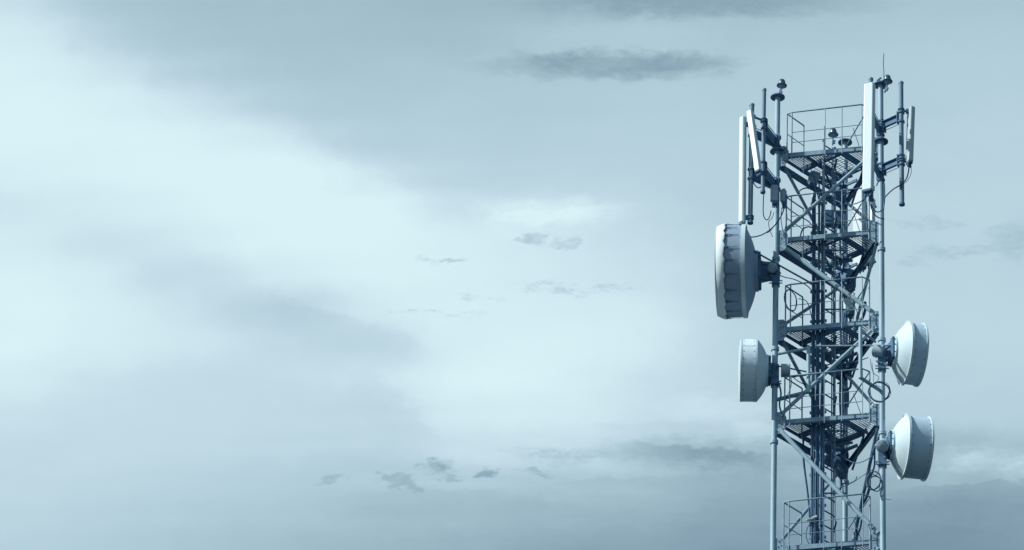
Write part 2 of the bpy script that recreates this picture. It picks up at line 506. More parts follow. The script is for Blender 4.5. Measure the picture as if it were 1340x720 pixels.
# ------------------------------------------------------------------ ground
g = MB()
rad = [0, 20, 60, 150, 500, 1500, 5000, 12000]
ns = 48
vs = [(0, 60, 0)]
for r in rad[1:]:
    for k in range(ns):
        a = 2 * math.pi * k / ns
        h = 0 if r < 200 else random.uniform(-0.5, 1.0) * r * 0.004
        vs.append((r * math.cos(a), 60 + r * math.sin(a), h))
fs = [(0, 1 + k, 1 + (k + 1) % ns) for k in range(ns)]
for i in range(len(rad) - 2):
    for k in range(ns):
        a = 1 + i * ns; b = a + ns
        fs.append((a + k, b + k, b + (k + 1) % ns, a + (k + 1) % ns))
g.add(vs, fs); g.build('ground', 'ground', kind='structure', origin=(0, 60, 0))
pad = MB()
for p in (LX, RX, KX): box(pad, (p.x, p.y, 0.2), 0.6, 0.6, 0.4)
pad.build('tower_footing', 'concrete', kind='structure')

# ------------------------------------------------------------------ the lattice tower
fdir = (RX - LX).normalized(); fn_ = Vector((fdir.y, -fdir.x, 0))          # front face direction and its outward normal
adir = (KX - LX).normalized(); pdir = Vector((adir.y, -adir.x, 0))         # left rear face, and across it into the tower
rdir = (KX - RX).normalized(); rn = Vector((-rdir.y, rdir.x, 0)) * -1
tower = thing('lattice_tower', (-0.22, 64.38, 0), 'tall three-legged galvanised steel lattice tower carrying dishes and antennas', 'tower')
LEG_R = 0.051


def disc(mb, c, r, t=0.018): lathe(mb, c, (0, 0, 1), [(0, 0.001), (0, r), (0, r), (t, r), (t, r), (t, 0.001)], 32)


for leg, p, tops in (('L', LX, (128, 199)), ('R', RX, (112, 186)), ('K', KX, (187,))):
    top = gl(leg, tops[0])
    zj = gl(leg, tops[1]) if len(tops) > 1 else top
    mb = MB()
    cyl(mb, V(p, 0.4), V(p, zj), LEG_R, 28)
    if len(tops) > 1: cyl(mb, V(p, zj), V(p, top), LEG_R * 0.96, 28)
    lo = mb.build('leg', 'tube', tower)
    for v in tops:
        one(lambda m: disc(m, V(p, gl(leg, v)), 0.133), 'flange', 'dark', lo)
    for z in LV[1:] + [LV[4] - 2.5 * k for k in (1, 3, 5, 7, 9, 11)]:
        for k in (0.42, 0.385):
            one(lambda m: cyl(m, V(p, z - k), V(p, z - k + .03), LEG_R + 0.020, 24), 'joint_collar', 'tube', lo)


def inward(leg, face):  # unit direction from a leg along a face
    d = {'LR': (LX, RX), 'LK': (LX, KX), 'RK': (RX, KX)}[face]
    o = d[1] - d[0] if leg == face[0] else d[0] - d[1]
    return o.normalized()


P3 = {'L': LX, 'R': RX, 'K': KX}


def gusset(leg, face, z, hi=0.20, lo=0.24, reach=0.17, mat='steel'):
    d = inward(leg, face); p = P3[leg]
    nr = Vector((d.y, -d.x, 0))
    if nr.y > 0: nr = -nr
    off = nr * 0.012
    mb = MB()
    a = LEG_R * 0.9; tz = Vector((0, 0, 1))
    b = V(p, z) + off
    plate(mb, [b + d * a - tz * lo, b + d * (a + reach * 0.55) - tz * lo * 0.95, b + d * (a + reach) - tz * lo * 0.45,
               b + d * (a + reach) + tz * hi * 0.45, b + d * (a + reach * 0.6) + tz * hi, b + d * a + tz * hi], 0.012, nr)
    g = mb.build('gusset_plate', mat, tower)
    bb = MB()
    for (dd, zz) in ((0.06, 0.13), (0.11, 0.15), (0.05, 0.03), (0.10, 0.05), (0.05, -0.10), (0.10, -0.14), (0.06, -0.16)):
        q = b + d * (a + dd) + tz * zz
        cyl(bb, q - nr * 0.018, q + nr * 0.02, 0.010, 6)
    bb.build('bolt', 'bolt', g, kind='stuff')


def diag(leg0, z0, leg1, z1, r, mat='tube', face=None, dz0=0.0, dz1=0.0):
    p0, p1 = V(P3[leg0], z0 + dz0), V(P3[leg1], z1 + dz1)
    d = (p1 - p0).normalized()
    hd = Vector((d.x, d.y, 0)).normalized()
    nr = Vector((hd.y, -hd.x, 0))
    if nr.y > 0: nr = -nr
    a = p0 + d * 0.26 + nr * 0.03; b = p1 - d * 0.26 + nr * 0.03
    mb = MB()
    cyl(mb, a, b, r, 18)
    # flattened ends bolted to the gussets
    beam(mb, a - d * 0.13 - nr * 0.004, a + d * 0.03 - nr * 0.004, 0.016, r * 2.1, up=hd.cross(nr)) if False else None
    for q, s in ((a, -1), (b, 1)):
        e = q + d * s * 0.12
        up = nr.cross(d)
        vs = [q - d * s * .03 + up * r * .95, q - d * s * .03 - up * r * .95, e - up * r * .95, e + up * r * .95]
        plate(mb, vs, 0.02, nr)
    return mb.build('diagonal_brace', mat, tower)


levels = LV + [LV[4] - 2.5 * k for k in range(1, 13)]
for i, z in enumerate(levels):
    near = i < 5
    # front beam: an angle, its upright face lit, its underside dark
    a = V(LX, z) + fdir * 0.10 + fn_ * 0.02; b = V(RX, z) - fdir * 0.10 + fn_ * 0.02
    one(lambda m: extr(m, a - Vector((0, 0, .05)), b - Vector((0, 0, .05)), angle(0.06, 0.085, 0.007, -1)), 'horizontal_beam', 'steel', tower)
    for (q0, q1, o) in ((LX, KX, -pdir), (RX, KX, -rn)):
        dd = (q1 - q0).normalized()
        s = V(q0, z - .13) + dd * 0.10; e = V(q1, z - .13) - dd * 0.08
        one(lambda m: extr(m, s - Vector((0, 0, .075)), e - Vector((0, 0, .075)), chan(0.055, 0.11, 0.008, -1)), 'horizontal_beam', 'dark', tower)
    if near:
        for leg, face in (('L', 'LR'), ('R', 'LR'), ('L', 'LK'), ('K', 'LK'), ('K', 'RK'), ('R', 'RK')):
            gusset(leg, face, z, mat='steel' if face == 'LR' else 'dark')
    if i + 1 < len(levels):
        zz = levels[i + 1]
        odd = i % 2 == 0
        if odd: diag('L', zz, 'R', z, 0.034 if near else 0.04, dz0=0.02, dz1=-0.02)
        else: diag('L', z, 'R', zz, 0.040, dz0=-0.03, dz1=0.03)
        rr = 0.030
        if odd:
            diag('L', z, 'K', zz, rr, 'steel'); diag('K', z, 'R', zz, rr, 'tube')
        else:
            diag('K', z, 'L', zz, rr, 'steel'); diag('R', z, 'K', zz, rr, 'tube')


# ------------------------------------------------------------------ working platforms (one design, five levels)
def pl(a, p, z): return Vector((LX.x, LX.y, z)) + adir * a + pdir * p


ra, rp = (RX - LX).dot(adir), (RX - LX).dot(pdir)


def make_platform(z, label):
    t = thing('work_platform', pl(0.9, 0.7, z), label, 'platform', 'grated work platforms at the tower levels')
    zz = z - 0.02
    fr = [((0.10, 0.055), (1.75, 0.055)), ((0.62, 0.05), (0.62, 1.02)), ((0.62, 0.40), (1.35, 0.40)), ((0.62, 0.485), (1.30, 0.485)),
          ((0.62, 0.965), (1.28, 0.965)), ((0.62, 1.04), (1.30, 1.04)), ((1.20, 0.05), (1.20, 1.10)), ((0.66, 1.04), (0.80, 1.30)),
          ((1.28, 0.05), (1.28, 0.98)), ((1.52, 0.06), (1.52, 0.62)), ((0.66, 0.055), (1.60, 0.30)), ((1.20, 0.60), (1.60, 0.20)), ((0.30, 0.42), (0.62, 0.42))]
    for (p0, p1) in fr:
        wd = (0.065, 0.09) if (p0, p1) == ((0.62, 0.05), (0.62, 1.02)) else (0.03, 0.055)
        one(lambda m: beam(m, pl(*p0, zz), pl(*p1, zz), *wd), 'frame_bar', 'dark', t)
    for q0, d0, q1, d1 in (((0.66, 0.50), -.06, (1.35, 0.30), -.42), ((1.25, 1.00), -.06, (1.62, 0.42), -.40), ((1.24, 0.20), -.06, (1.60, 0.30), -.52), ((0.90, 0.05), -.16, (1.20, 0.78), -.16)):
        one(lambda m: beam(m, pl(*q0, z + d0), pl(*q1, z + d1), 0.028, 0.04), 'knee_brace', 'dark', t)
    # expanded metal floor: three panels of crossing strips
    def panel(a0, a1, p0, p1, pitch, name='grating_panel', clip=None):
        mb = MB()
        zg = z + 0.028
        k = a0
        while k < a1:
            q0, q1 = p0, p1
            if clip: q1 = min(p1, clip(k))
            if q1 > q0 + 0.02: beam(mb, pl(k, q0, zg), pl(k, q1, zg), 0.008, 0.010)
            k += pitch
        k = p0
        while k < p1:
            s0 = a0
            if clip:
                while clip(s0) < k and s0 < a1: s0 += 0.02
            if s0 < a1 - 0.02: beam(mb, pl(s0, k, zg + .001), pl(a1, k, zg + .001), 0.007, 0.008)
            k += pitch * 1.35
        mb.build(name, 'grate', t)
    panel(0.10, 0.62, 0.07, 1.0, 0.036, clip=lambda a: a * rp / ra - 0.07)
    panel(0.63, 1.19, 0.49, 0.95, 0.062)
    panel(0.80, 1.30, 1.06, 1.42, 0.040, clip=lambda a: rp - (a - ra) * rp / (1.93 - ra) - 0.10)
    panel(0.63, 1.19, 0.07, 0.39, 0.062)
    # guard rail
    h = 0.86
    A0, A1, B0, B1, Bc, E1 = (0.04, 0.20), (0.06, 0.30), (0.53, 0.18), (0.68, 1.44), (0.84, 1.47), (1.50, 0.42)
    def rail(pts, zs, r=0.0125, name='top_rail'):
        one(lambda m: tube(m, [pl(*q, z + zs) for q in pts], r, 10), name, 'steel', t)
    rail([B0, A0, A1, B1, Bc], h, 0.014)
    rail([Bc, E1], h, 0.012)
    for hh in (0.42, 0.20):
        rail([A1, B1], hh, 0.007, 'mid_rail')
    rail([A0, B0], 0.42, 0.008, 'mid_rail')
    rail([(0.66, 1.25), (1.45, 0.80)], 0.42, 0.006, 'mid_rail')
    for q, r in ((A0, .013), (A1, .012), (B0, .013), ((0.35, 0.85), .007), (B1, .008), (Bc, .014), ((0.50, 1.12), .009)):
        one(lambda m: cyl(m, pl(*q, z - 0.16), pl(*q, z + h), r, 10), 'rail_post', 'steel', t)
    return t


plabels = ['topmost grated platform with open guard rail just under the antenna pole arms',
           'second grated platform from the top, level with the crown of the largest dish',
           'grated platform crossing the tower just above the left small dish',
           'grated platform between the two right-hand dishes, fourth from the top',
           'lowest grated platform with guard rail, cut by the bottom of the picture']
pf = make_platform(LV[0], plabels[0])
for z, lb in zip(LV[1:], plabels[1:]): copy_tree(pf, Vector((0, 0, z - LV[0])), lb)

# ------------------------------------------------------------------ climbing ladder with hoops
ZT, ZB = LV[0] + 0.40, 0.4
lad = thing('access_ladder', pl(0.76, 0.62, 0), 'narrow rung ladder running up inside the tower behind the cable tray', 'ladder')
for a in (0.60, 0.91):
    one(lambda m: extr(m, pl(a, .60, ZB), pl(a, .60, ZT + (0.3 if a < .7 else 0)), rect(0.045, 0.028), up=adir), 'side_rail', 'steel', lad)
one(lambda m: cyl(m, pl(0.77, .66, ZB), pl(0.77, .66, ZT - .1), 0.011, 8), 'safety_rail', 'dark', lad)
k = ZT - 0.1; nr_ = 0
while k > ZB and nr_ < 60:
    one(lambda m: cyl(m, pl(0.60, .60, k), pl(0.91, .60, k), 0.013, 8), 'rung', 'dark', lad); k -= 0.29; nr_ += 1
mb = MB()
while k > ZB:
    cyl(mb, pl(0.60, .60, k), pl(0.91, .60, k), 0.013, 6); k -= 0.29
mb.build('rung', 'dark', lad, kind='stuff')
k = LV[0] - 0.1
for q in range(14):                     # diagonal brackets fixing the ladder
    if q % 2 == 0:
        one(lambda m: beam(m, pl(0.91, .60, k), pl(0.66, .86, k), 0.03, 0.03), 'bracket', 'dark', lad)
    else:
        one(lambda m: beam(m, pl(0.60, .60, k), pl(0.88, .92, k), 0.022, 0.022), 'bracket', 'dark', lad)
    k -= 0.62


# ------------------------------------------------------------------ cable tray and feeders
tray = thing('cable_tray', pl(0.55, 0.40, 0), 'vertical steel cable tray in front of the ladder inside the tower', 'cable tray')
TA, TB = (0.50, 0.46), (0.60, 0.62)
ztop = gl('L', 236) - 0.35
tdir = (pl(*TB, 0) - pl(*TA, 0)).normalized()
for q in (TA, TB, (0.55, 0.54)):
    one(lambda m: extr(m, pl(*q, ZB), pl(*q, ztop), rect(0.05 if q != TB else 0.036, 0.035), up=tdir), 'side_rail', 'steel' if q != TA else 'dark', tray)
k = ztop - 0.1; c = 0
while k > 25:
    one(lambda m: beam(m, pl(*TA, k) - tdir * .06, pl(*TB, k) + tdir * .05, 0.025, 0.05), 'cross_bar', 'steel', tray); k -= 0.62
mb = MB()
while k > ZB:
    beam(mb, pl(*TA, k), pl(*TB, k), 0.025, 0.04); k -= 0.8
mb.build('cross_bar', 'steel', tray, kind='stuff')
rr = random.Random(3)
flabels = ['black feeder cable on the left edge of the cable tray', 'black feeder cable running up the tray, second from its left edge',
           'black feeder cable in the middle of the cable tray', 'thick feeder cable right of the tray middle',
           'feeder cable next to the bright tray rail', 'feeder cable on the right edge of the tray beside the ladder',
           'thin feeder cable at the back of the tray']
spots = [(-0.01, 0.0, .020), (0.028, 0.0, .015), (0.065, 0.01, .018), (0.105, 0.0, .014), (0.15, 0.01, .016), (0.185, 0.0, .018), (0.085, -0.05, .014)]
nrm_t = Vector((tdir.y, -tdir.x, 0))
for (o, dn, r), lb, tz_ in zip(spots, flabels, (0, .35, -1.7, .2, -.2, -1.8, -3.4)):
    pts = []; z = ZB
    while z < ztop + tz_:
        pts.append(pl(*TA, z) + tdir * (o + rr.uniform(-.006, .006)) + nrm_t * (0.045 + dn + rr.uniform(-.006, .006)))
        z += 0.55 if z > 28 else 4.0
    pts.append(pl(*TA, ztop + tz_) + tdir * o + nrm_t * (.05 + dn))
    pts.append(pts[-1] + Vector((rr.uniform(-.12, .12), -.05, .14)))
    mb = MB(); tube(mb, smooth_pts(pts, 3), r, 8); mb.build('feeder_cable', 'cable' if r < .021 else 'feeder', label=lb, cat='cable', group='feeder cables on the cable tray')
CLABELS = []


def cable(pts, r, label, mat='cable', name='jumper_cable', grp='jumper cables hanging on the tower', sub=6):
    mb = MB(); tube(mb, smooth_pts(pts, sub), r, 8)
    return mb.build(name, mat, label=label, cat='cable', group=grp)


# ------------------------------------------------------------------ obstruction lights
def beacon(base, d, label, arm=None):
    """base: foot point, d: direction of the bracket"""
    t = thing('obstruction_light', base, label, 'warning light', 'obstruction lights on the leg tops')
    d = Vector(d).normalized()
    tip = Vector(base) + d * 0.18
    one(lambda m: (beam(m, base, tip, 0.022, 0.030), beam(m, Vector(base) + d * .02 + Vector((.022, -.02, 0)), Vector(base) + d * .09 + Vector((.028, -.02, 0)), 0.03, 0.045)), 'bracket', 'dark', t)
    ax = Vector((0, 0, 1)) + Vector((d.x * .08, 0, 0))
    one(lambda m: lathe(m, tip, ax, [(-.01, .001), (-.01, .026), (0, .03), (.02, .055), (.045, .072)], 28), 'lamp_base', 'steel', t)
    one(lambda m: lathe(m, tip, ax, [(.045, .070), (.042, .092), (.046, .096), (.058, .096), (.062, .092), (.062, .06)], 32), 'rim_ring', 'dark', t)
    one(lambda m: lathe(m, tip, ax, [(.060, .064), (.12, .064), (.15, .058), (.175, .043), (.19, .022), (.194, .001)], 28), 'lens', 'lens', t)
    return t


beacon(at('L', 127, 0.01) + Vector((0, 0, .02)), (0.33, -0.1, 0.9), 'dark domed warning light standing clear on top of the left tower leg')
beacon(at('R', 124, 0.07) + Vector((0, -.07, .0)), (0.15, -0.1, 0.5), 'dark domed warning light beside the thin rod on the right tower leg')
b3 = gy(1089.5, 190, 64.9)
beacon(b3, (0.05, 0, 0.8), 'small dark warning light on the ladder top above the uppermost platform')
rod = MB()
r0 = gy(1156.6, 106, 63.68); tube(rod, smooth_pts([r0, r0 + Vector((.0, 0, .22)), r0 + Vector((-.008, 0, .36)), r0 + Vector((.002, 0, .62))], 4), [.008] * 12 + [.004], 8)
beam(rod, r0 + Vector((-.10, 0, -.02)), r0 + Vector((.04, 0, -.02)), .03, .04); beam(rod, r0 + Vector((-.12, 0, .0)), r0 + Vector((-.05, 0, .07)), .02, .03)
rod.build('lightning_rod', 'dark', label='thin lightning rod rising above the right tower leg', cat='lightning rod', origin=r0)


# ------------------------------------------------------------------ mounting poles with stand-off arms
def clampring(mb, c, r, h=0.03): lathe(mb, c, (0, 0, 1), [(0, r), (0, r + .02), (0, r + .02), (h, r + .02), (h, r + .02), (h, r)], 20)


PX = []


def pole_mount(u, v0, v1, y, r, label, arms, leg, capped=True):
    top = gy(u, v0, y); bot = gy(u, v1, y); bot = Vector((top.x, y, bot.z))
    PX.append(top)
    t = thing('antenna_pole', bot, label, 'mounting pole', 'antenna mounting poles')
    one(lambda m: cyl(m, bot, top, r, 24), 'pipe', 'pipe', t)
    one(lambda m: lathe(m, top - Vector((0, 0, .03)), (0, 0, 1), [(0, r), (0, r + .006), (0, r + .006), (.034, r + .006), (.034, r + .006), (.036, .001)], 20), 'end_cap', 'steel', t)
    one(lambda m: lathe(m, bot + Vector((0, 0, .0)), (0, 0, 1), [(-.01, .001), (-.01, r + .01), (-.01, r + .01), (.03, r + .01), (.03, r + .01), (.03, r)], 20), 'end_cap', 'dark', t)
    for z in arms:
        lp = V(P3[leg], z); pp = Vector((top.x, y, z))
        d = (pp - lp).normalized()
        nr = Vector((d.y, -d.x, 0))
        one(lambda m: (extr(m, lp + d * .05 - Vector((0, 0, .075)), pp - d * .03 - Vector((0, 0, .075)), chan(0.05, 0.15, 0.009, 1)),), 'stand_off_arm', 'dark', t)
        one(lambda m: (cyl(m, lp + Vector((0, 0, .11)), pp + Vector((0, 0, .11)), .008, 8), cyl(m, lp - Vector((0, 0, .12)), pp - Vector((0, 0, .12)), .008, 8)), 'threaded_rod', 'steel', t)
        for q, rr_ in ((lp, LEG_R), (pp, r)):
            mb = MB()
            for dz in (-.11, .09): clampring(mb, q + Vector((0, 0, dz)), rr_)
            plate(mb, [q + nr * s * (rr_ + .02) + Vector((0, 0, hz)) - d * (rr_ + .012) * (1 if q is pp else -1) for s, hz in ((-1, -.13), (1, -.13), (1, .13), (-1, .13))], .012, d)
            mb.build('clamp', 'dark', t)
    return t


zU, zD = gl('L', 186), gl('L', 242)
pole_mount(1000, 117, 252, 63.42, 0.037, 'grey mounting pole nearest the left leg, tallest of the two on that side', (zU, zD), 'L')
pole_mount(984, 137, 292, 63.62, 0.043, 'grey mounting pole behind the leaning antenna, reaching down to the large dish', (zU - .02, zD - .02), 'L')
zU, zD = gl('R', 166), gl('R', 222)
pole_mount(1179, 108, 268, 63.38, 0.043, 'grey mounting pole standing out right of the tower top', (zU + .0, zD + .0), 'R')
pole_mount(1139.5, 103, 262, 63.0, 0.040, 'mounting pole mostly hidden behind the bright front antenna', (zU - .09, zD - .13), 'R')


# ------------------------------------------------------------------ panel antennas
def panel_antenna(top, bot, w, dpt, yaw, label, name='panel_antenna', pole=None, bev=0.04, mat='white'):
    top, bot = Vector(top), Vector(bot)
    t = thing(name, bot, label, 'antenna', 'panel antennas round the tower top')
    ax = (top - bot).normalized()
    fx = Vector((math.cos(yaw), math.sin(yaw), 0)); fx = (fx - ax * fx.dot(ax)).normalized(); fy = ax.cross(fx)
    L = (top - bot).length
    one(lambda m: box(m, (top + bot) / 2, w, dpt, L, (fx, fy, ax), bev), 'radome', mat, t)
    one(lambda m: box(m, bot + ax * .012 - ax * .03, w * .97, dpt * .95, .035, (fx, fy, ax), bev), 'end_cap', 'dark', t)
    mb = MB()
    for i in range(3):
        q = bot + fx * w * (-.28 + .28 * i) - ax * .03
        cyl(mb, q, q - ax * .07, .014, 10); cyl(mb, q - ax * .03, q - ax * .055, .019, 8)
    mb.build('connector', 'dark', t)
    for k in (0.06, 0.93):
        q = bot + ax * L * k
        to = Vector((pole[0], pole[1], q.z)) if pole else q + fy * (dpt * .5 + .12)
        bd = (to - q).normalized(); q = q + bd * min(w, dpt) * .45; n_ = Vector((-bd.y, bd.x, 0))
        def br(m):
            box(m, q + bd * .03, .05, .04, .08, (n_, bd, Vector((0, 0, 1))))
            beam(m, q + bd * .02, to - bd * .04, .022, .035)
            if pole:
                for dz in (-.03, .02): clampring(m, to + Vector((0, 0, dz)), .044, .02)
        one(br, 'mount_bracket', 'dark', t)
    return t


def pa(u0, v0, u1, v1, y0, y1, w, d, yaw, label, **k): return panel_antenna(gy(u0, v0, y0), gy(u1, v1, y1), w, d, yaw, label, **k)


pa(972.3, 153, 971.2, 293, 63.60, 63.60, 0.13, 0.115, math.radians(-38), 'upright slim white antenna at the far left of the tower top', bev=.05, pole=(PX[1].x, PX[1].y))
pa(981.5, 146, 992.5, 224, 63.25, 63.20, 0.105, 0.10, math.radians(-35), 'leaning short white antenna beside the far left one, tilted down', bev=.012, pole=(PX[0].x, PX[0].y))
pa(1138.3, 110.5, 1136.0, 250, 62.88, 62.86, 0.185, 0.125, math.radians(-24), 'tall bright white panel antenna in front of the right leg top', bev=.022, pole=(PX[3].x, PX[3].y))
pa(1192.5, 141, 1190, 213, 63.40, 63.34, 0.10, 0.15, math.radians(30), 'pale narrow antenna at the far right behind its pole', bev=.03, mat='pale', pole=(PX[2].x, PX[2].y))
pa(1124, 246, 1125.5, 352, 66.1, 66.05, 0.27, 0.12, math.radians(-42), 'wide white rear antenna seen through the lattice near the right leg', bev=.03, mat='pale')
pa(1140, 262, 1139, 345, 66.0, 66.0, 0.17, 0.10, math.radians(-50), 'added rear panel standing in for the grey side of the wide rear antenna', bev=.03)  # added panel, stands in for the wide antenna's grey side
pa(1065.4, 226, 1064.4, 303, 65.6, 65.6, 0.075, 0.10, math.radians(0), 'slim white rear antenna glimpsed left of the cable tray', bev=.02)


# ------------------------------------------------------------------ remote radio units and boxes
def radio(c, w, d, h, yaw, label, lean=0.0, name='remote_radio_unit', cat='radio unit', mat='grey', fins=True):
    c = Vector(c)
    fx = Vector((math.cos(yaw), math.sin(yaw), 0)); az = Vector((lean, 0, 1)).normalized(); fx = (fx - az * fx.dot(az)).normalized(); fy = az.cross(fx)
    t = thing(name, c - az * h / 2, label, cat, 'radio and equipment boxes')
    one(lambda m: box(m, c, w, d, h, (fx, fy, az), .015), 'housing', mat, t)
    if fins:
        mb = MB()
        for i in range(5): box(mb, c + fx * (w * .5 + .012) * -1 + fy * d * (-.4 + .2 * i), .025, .008, h * .86, (fx, fy, az))
        mb.build('cooling_fin', mat, t)
    mb = MB()
    box(mb, c - az * (h / 2 + .03), w * .9, d * .9, .06, (fx, fy, az), .01)
    for i in (-.3, 0, .3): cyl(mb, c - az * (h / 2 + .05) + fx * w * i, c - az * (h / 2 + .12) + fx * w * i, .013, 8)
    mb.build('connector_panel', 'dark', t)
    mb = MB(); box(mb, c + fy * (d / 2 + .02), w * .4, .05, h * .5, (fx, fy, az)); mb.build('back_bracket', 'dark', t)
    return t


radio(gy(1014, 254, 63.8), .105, .11, .34, .1, 'grey radio box hung in front of the left leg below the pole arms')
radio(gy(1026, 257, 63.9), .07, .12, .27, -.3, 'narrow grey radio unit with cables just right of the left leg')
radio(gy(1065.5, 234, 64.5), .16, .13, .26, .3, 'tilted grey radio box under the topmost platform', lean=.25)
radio(gy(1111, 402, 65.1), .19, .18, .24, .2, 'pale round-edged box behind the lattice above the third platform', name='equipment_box', cat='box', mat='white', fins=False)
radio(gy(1084.5, 582, 64.7), .12, .10, .15, .3, 'small pale box under the fourth platform beside the tray', name='equipment_box', cat='box', mat='grey', fins=False)
radio(gy(1086, 598, 64.7), .15, .14, .06, .3, 'flat pale box below the small box under the fourth platform', name='equipment_box', cat='box', mat='grey', fins=False)
radio(gy(1090.5, 285, 64.9), .36, .16, .24, .12, 'dark wide cabinet inside the tower above the second platform', name='equipment_cabinet', cat='cabinet', mat='dark', fins=True)
radio(gy(1108, 519, 65.35), .09, .08, .20, 0, 'small dark box on the rear leg above the fourth platform', name='equipment_box', cat='box', mat='dark', fins=False)
radio(gy(1110, 366, 65.25), .22, .2, .36, .6, 'dark cable sealing box hung on the rear leg under the second platform', name='equipment_box', cat='box', mat='dark', fins=False)
wr = MB(); c0 = gy(1103, 598, 65.2); tube(wr, [c0 + Vector((-.12, 0, .22)), c0 + Vector((-.08, 0, .02)), c0 + Vector((-.02, 0, -.3)), c0 + Vector((.01, 0, -.42))], [.15, .14, .125, .07], 14)
wr.build('cable_wrap', 'cable', label='thick black wrapped cable bundle tapering down below the fourth platform', cat='cable bundle')


# ------------------------------------------------------------------ microwave dishes
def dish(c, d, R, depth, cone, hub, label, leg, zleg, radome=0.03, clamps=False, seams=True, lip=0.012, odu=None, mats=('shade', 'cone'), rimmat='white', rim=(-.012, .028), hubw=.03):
    """c: centre of the reflector rim; d: pointing direction; depth: shroud length; cone: length of the back; hub: radius at its end"""
    c = Vector(c); d = Vector(d).normalized()
    t = thing('microwave_dish', c - Vector((0, 0, R)), label, 'dish antenna', 'drum-shaped microwave dishes on the tower legs')
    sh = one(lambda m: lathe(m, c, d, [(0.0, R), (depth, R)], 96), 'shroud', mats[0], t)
    one(lambda m: lathe(m, c, d, [(rim[0], R - .01), (rim[0], R + lip), (rim[0], R + lip), (rim[1], R + lip), (rim[1], R + lip), (rim[1], R)], 96), 'rear_flange', rimmat, t)
    fl = depth + (.135 if clamps else 0)
    Rf = R - .034 if clamps else R
    one(lambda m: lathe(m, c, d, [(fl - .02, Rf), (fl - .02, Rf + lip * .8), (fl - .02, Rf + lip * .8), (fl + .012, Rf + lip * .8), (fl + .012, Rf + lip * .8), (fl + radome * .5, Rf * .93), (fl + radome * .85, Rf * .6), (fl + radome, .001)], 96), 'radome', 'white', t)
    pr = [(-.012, R)]
    for i in range(1, 9):
        s = i / 8
        r_ = R + (hub - R) * s
        pr.append((-.012 - cone * (s ** 1.0) - 0.02 * math.sin(math.pi * s), r_))
    bk = one(lambda m: lathe(m, c, d, pr + [(-.012 - cone, hub * .5)], 96), 'reflector_back', mats[1], t)
    e = -.012 - cone
    one(lambda m: lathe(m, c, d, [(e + .03, hub * .9), (e + .03, hub * 1.04), (e + .03, hub * 1.04), (e - hubw, hub * 1.04), (e - hubw, hub * 1.04), (e - hubw, hub * .86), (e - hubw, hub * .86), (e - hubw, .001)], 64), 'hub_ring', mats[1] if not clamps else 'shroud', t)
    x, y = frame(d)
    if seams:
        mb = MB()
        for a in (-0.42, math.pi / 2 + 1.2, math.pi + 0.9):
            rv = x * math.cos(a) + y * math.sin(a); tv = d.cross(rv)
            box(mb, c + d * depth / 2 + rv * (R + .002), .012, depth * .86, .006, (tv, d, rv))
        mb.build('seam_strip', mats[0], t)
    # rivets round both edges of the shroud
    mb = MB()
    nb = 24 if not clamps else 12
    for k in range(nb):
        a = 2 * math.pi * (k + .5) / nb
        rv = x * math.cos(a) + y * math.sin(a)
        for s in (0.045, depth - .045):
            q = c + d * s + rv * R; cyl(mb, q, q + rv * .006, .0085, 6)
    mb.build('rivet', 'seam', t, kind='stuff')
    if clamps:
        for k in range(20):
            a = 2 * math.pi * (k + rr.uniform(-.12, .12)) / 20
            rv = x * math.cos(a) + y * math.sin(a); tv = d.cross(rv)
            mb = MB()
            q = c + d * (depth + .005) + rv * (R + .016)
            # spring hook: plate over the radome edge and tension rod along the shroud
            box(mb, q - d * .02, .05, .04, .022, (tv, d, rv))
            box(mb, q - d * .06 + rv * .008, .018, .06, .014, (tv, d, rv))
            cyl(mb, q - d * .06 + rv * .002, q - d * (depth * rr.uniform(.62, .85)), .0045, 6)
            box(mb, q - d * (depth * rr.uniform(.28, .4)), .012, .06, .012, (tv, d, rv))
            mb.build('radome_clamp', 'dark', t)
        mb = MB()                       # laced fabric cover: a conical skirt from the shroud's edge to the front
        n = 224
        vs = []
        prof = [(depth - .016, R + .030), (depth - .006, R + .034), (depth + .05, R + .022), (depth + .10, R + .002), (depth + .135, R - .022)]
        for row, (tt, r_) in enumerate(prof):
            for k in range(n):
                a = 2 * math.pi * k / n
                rv = x * math.cos(a) + y * math.sin(a)
                sc = (.010 * math.cos(a * 20) + .006 * math.sin(a * 37) + .005 * math.sin(a * 83)) if row < 2 else 0
                vs.append(c + d * (tt - sc) + rv * r_)
        mb.add(vs, [(i * n + k, i * n + (k + 1) % n, (i + 1) * n + (k + 1) % n, (i + 1) * n + k) for i in range(len(prof) - 1) for k in range(n)], True)
        mb.build('radome_hem', 'fabric', t)
    else:
        mb = MB()
        for k in range(12):
            a = 2 * math.pi * k / 12
            rv = x * math.cos(a) + y * math.sin(a)
            q = c + d * (e - .03) + rv * hub * .95
            cyl(mb, q, q - d * .03, .010, 6)
        mb.build('hub_bolt', 'bolt', t, kind='stuff')
    # mount from the hub to the leg
    h0 = c + d * (e - hubw)
    lp = V(P3[leg], zleg)
    mb = MB()
    dist = (Vector((h0.x, h0.y, 0)) - Vector((lp.x, lp.y, 0))).length
    box(mb, h0 - d * .02, hub * 1.3, .05, hub * 1.5, (Vector((d.y, -d.x, 0)), d, Vector((0, 0, 1))))
    m1 = h0 - d * .05
    for dz in (hub * .45, -hub * .45):
        beam(mb, m1 + Vector((0, 0, dz)), Vector((lp.x, lp.y, lp.z + dz)), .05, .06)
    plate(mb, [m1 + Vector((0, 0, hub * .6)), m1 - Vector((0, 0, hub * .7)), lp - Vector((0, 0, .16)), lp + Vector((0, 0, .14))], .02, Vector((d.y, -d.x, 0)))
    box(mb, lp + Vector((0, -.06, -.05)), .15, .06, .26)
    for dz in (-.16, -.02, .1): clampring(mb, lp + Vector((0, 0, dz)), LEG_R + .004, .04)
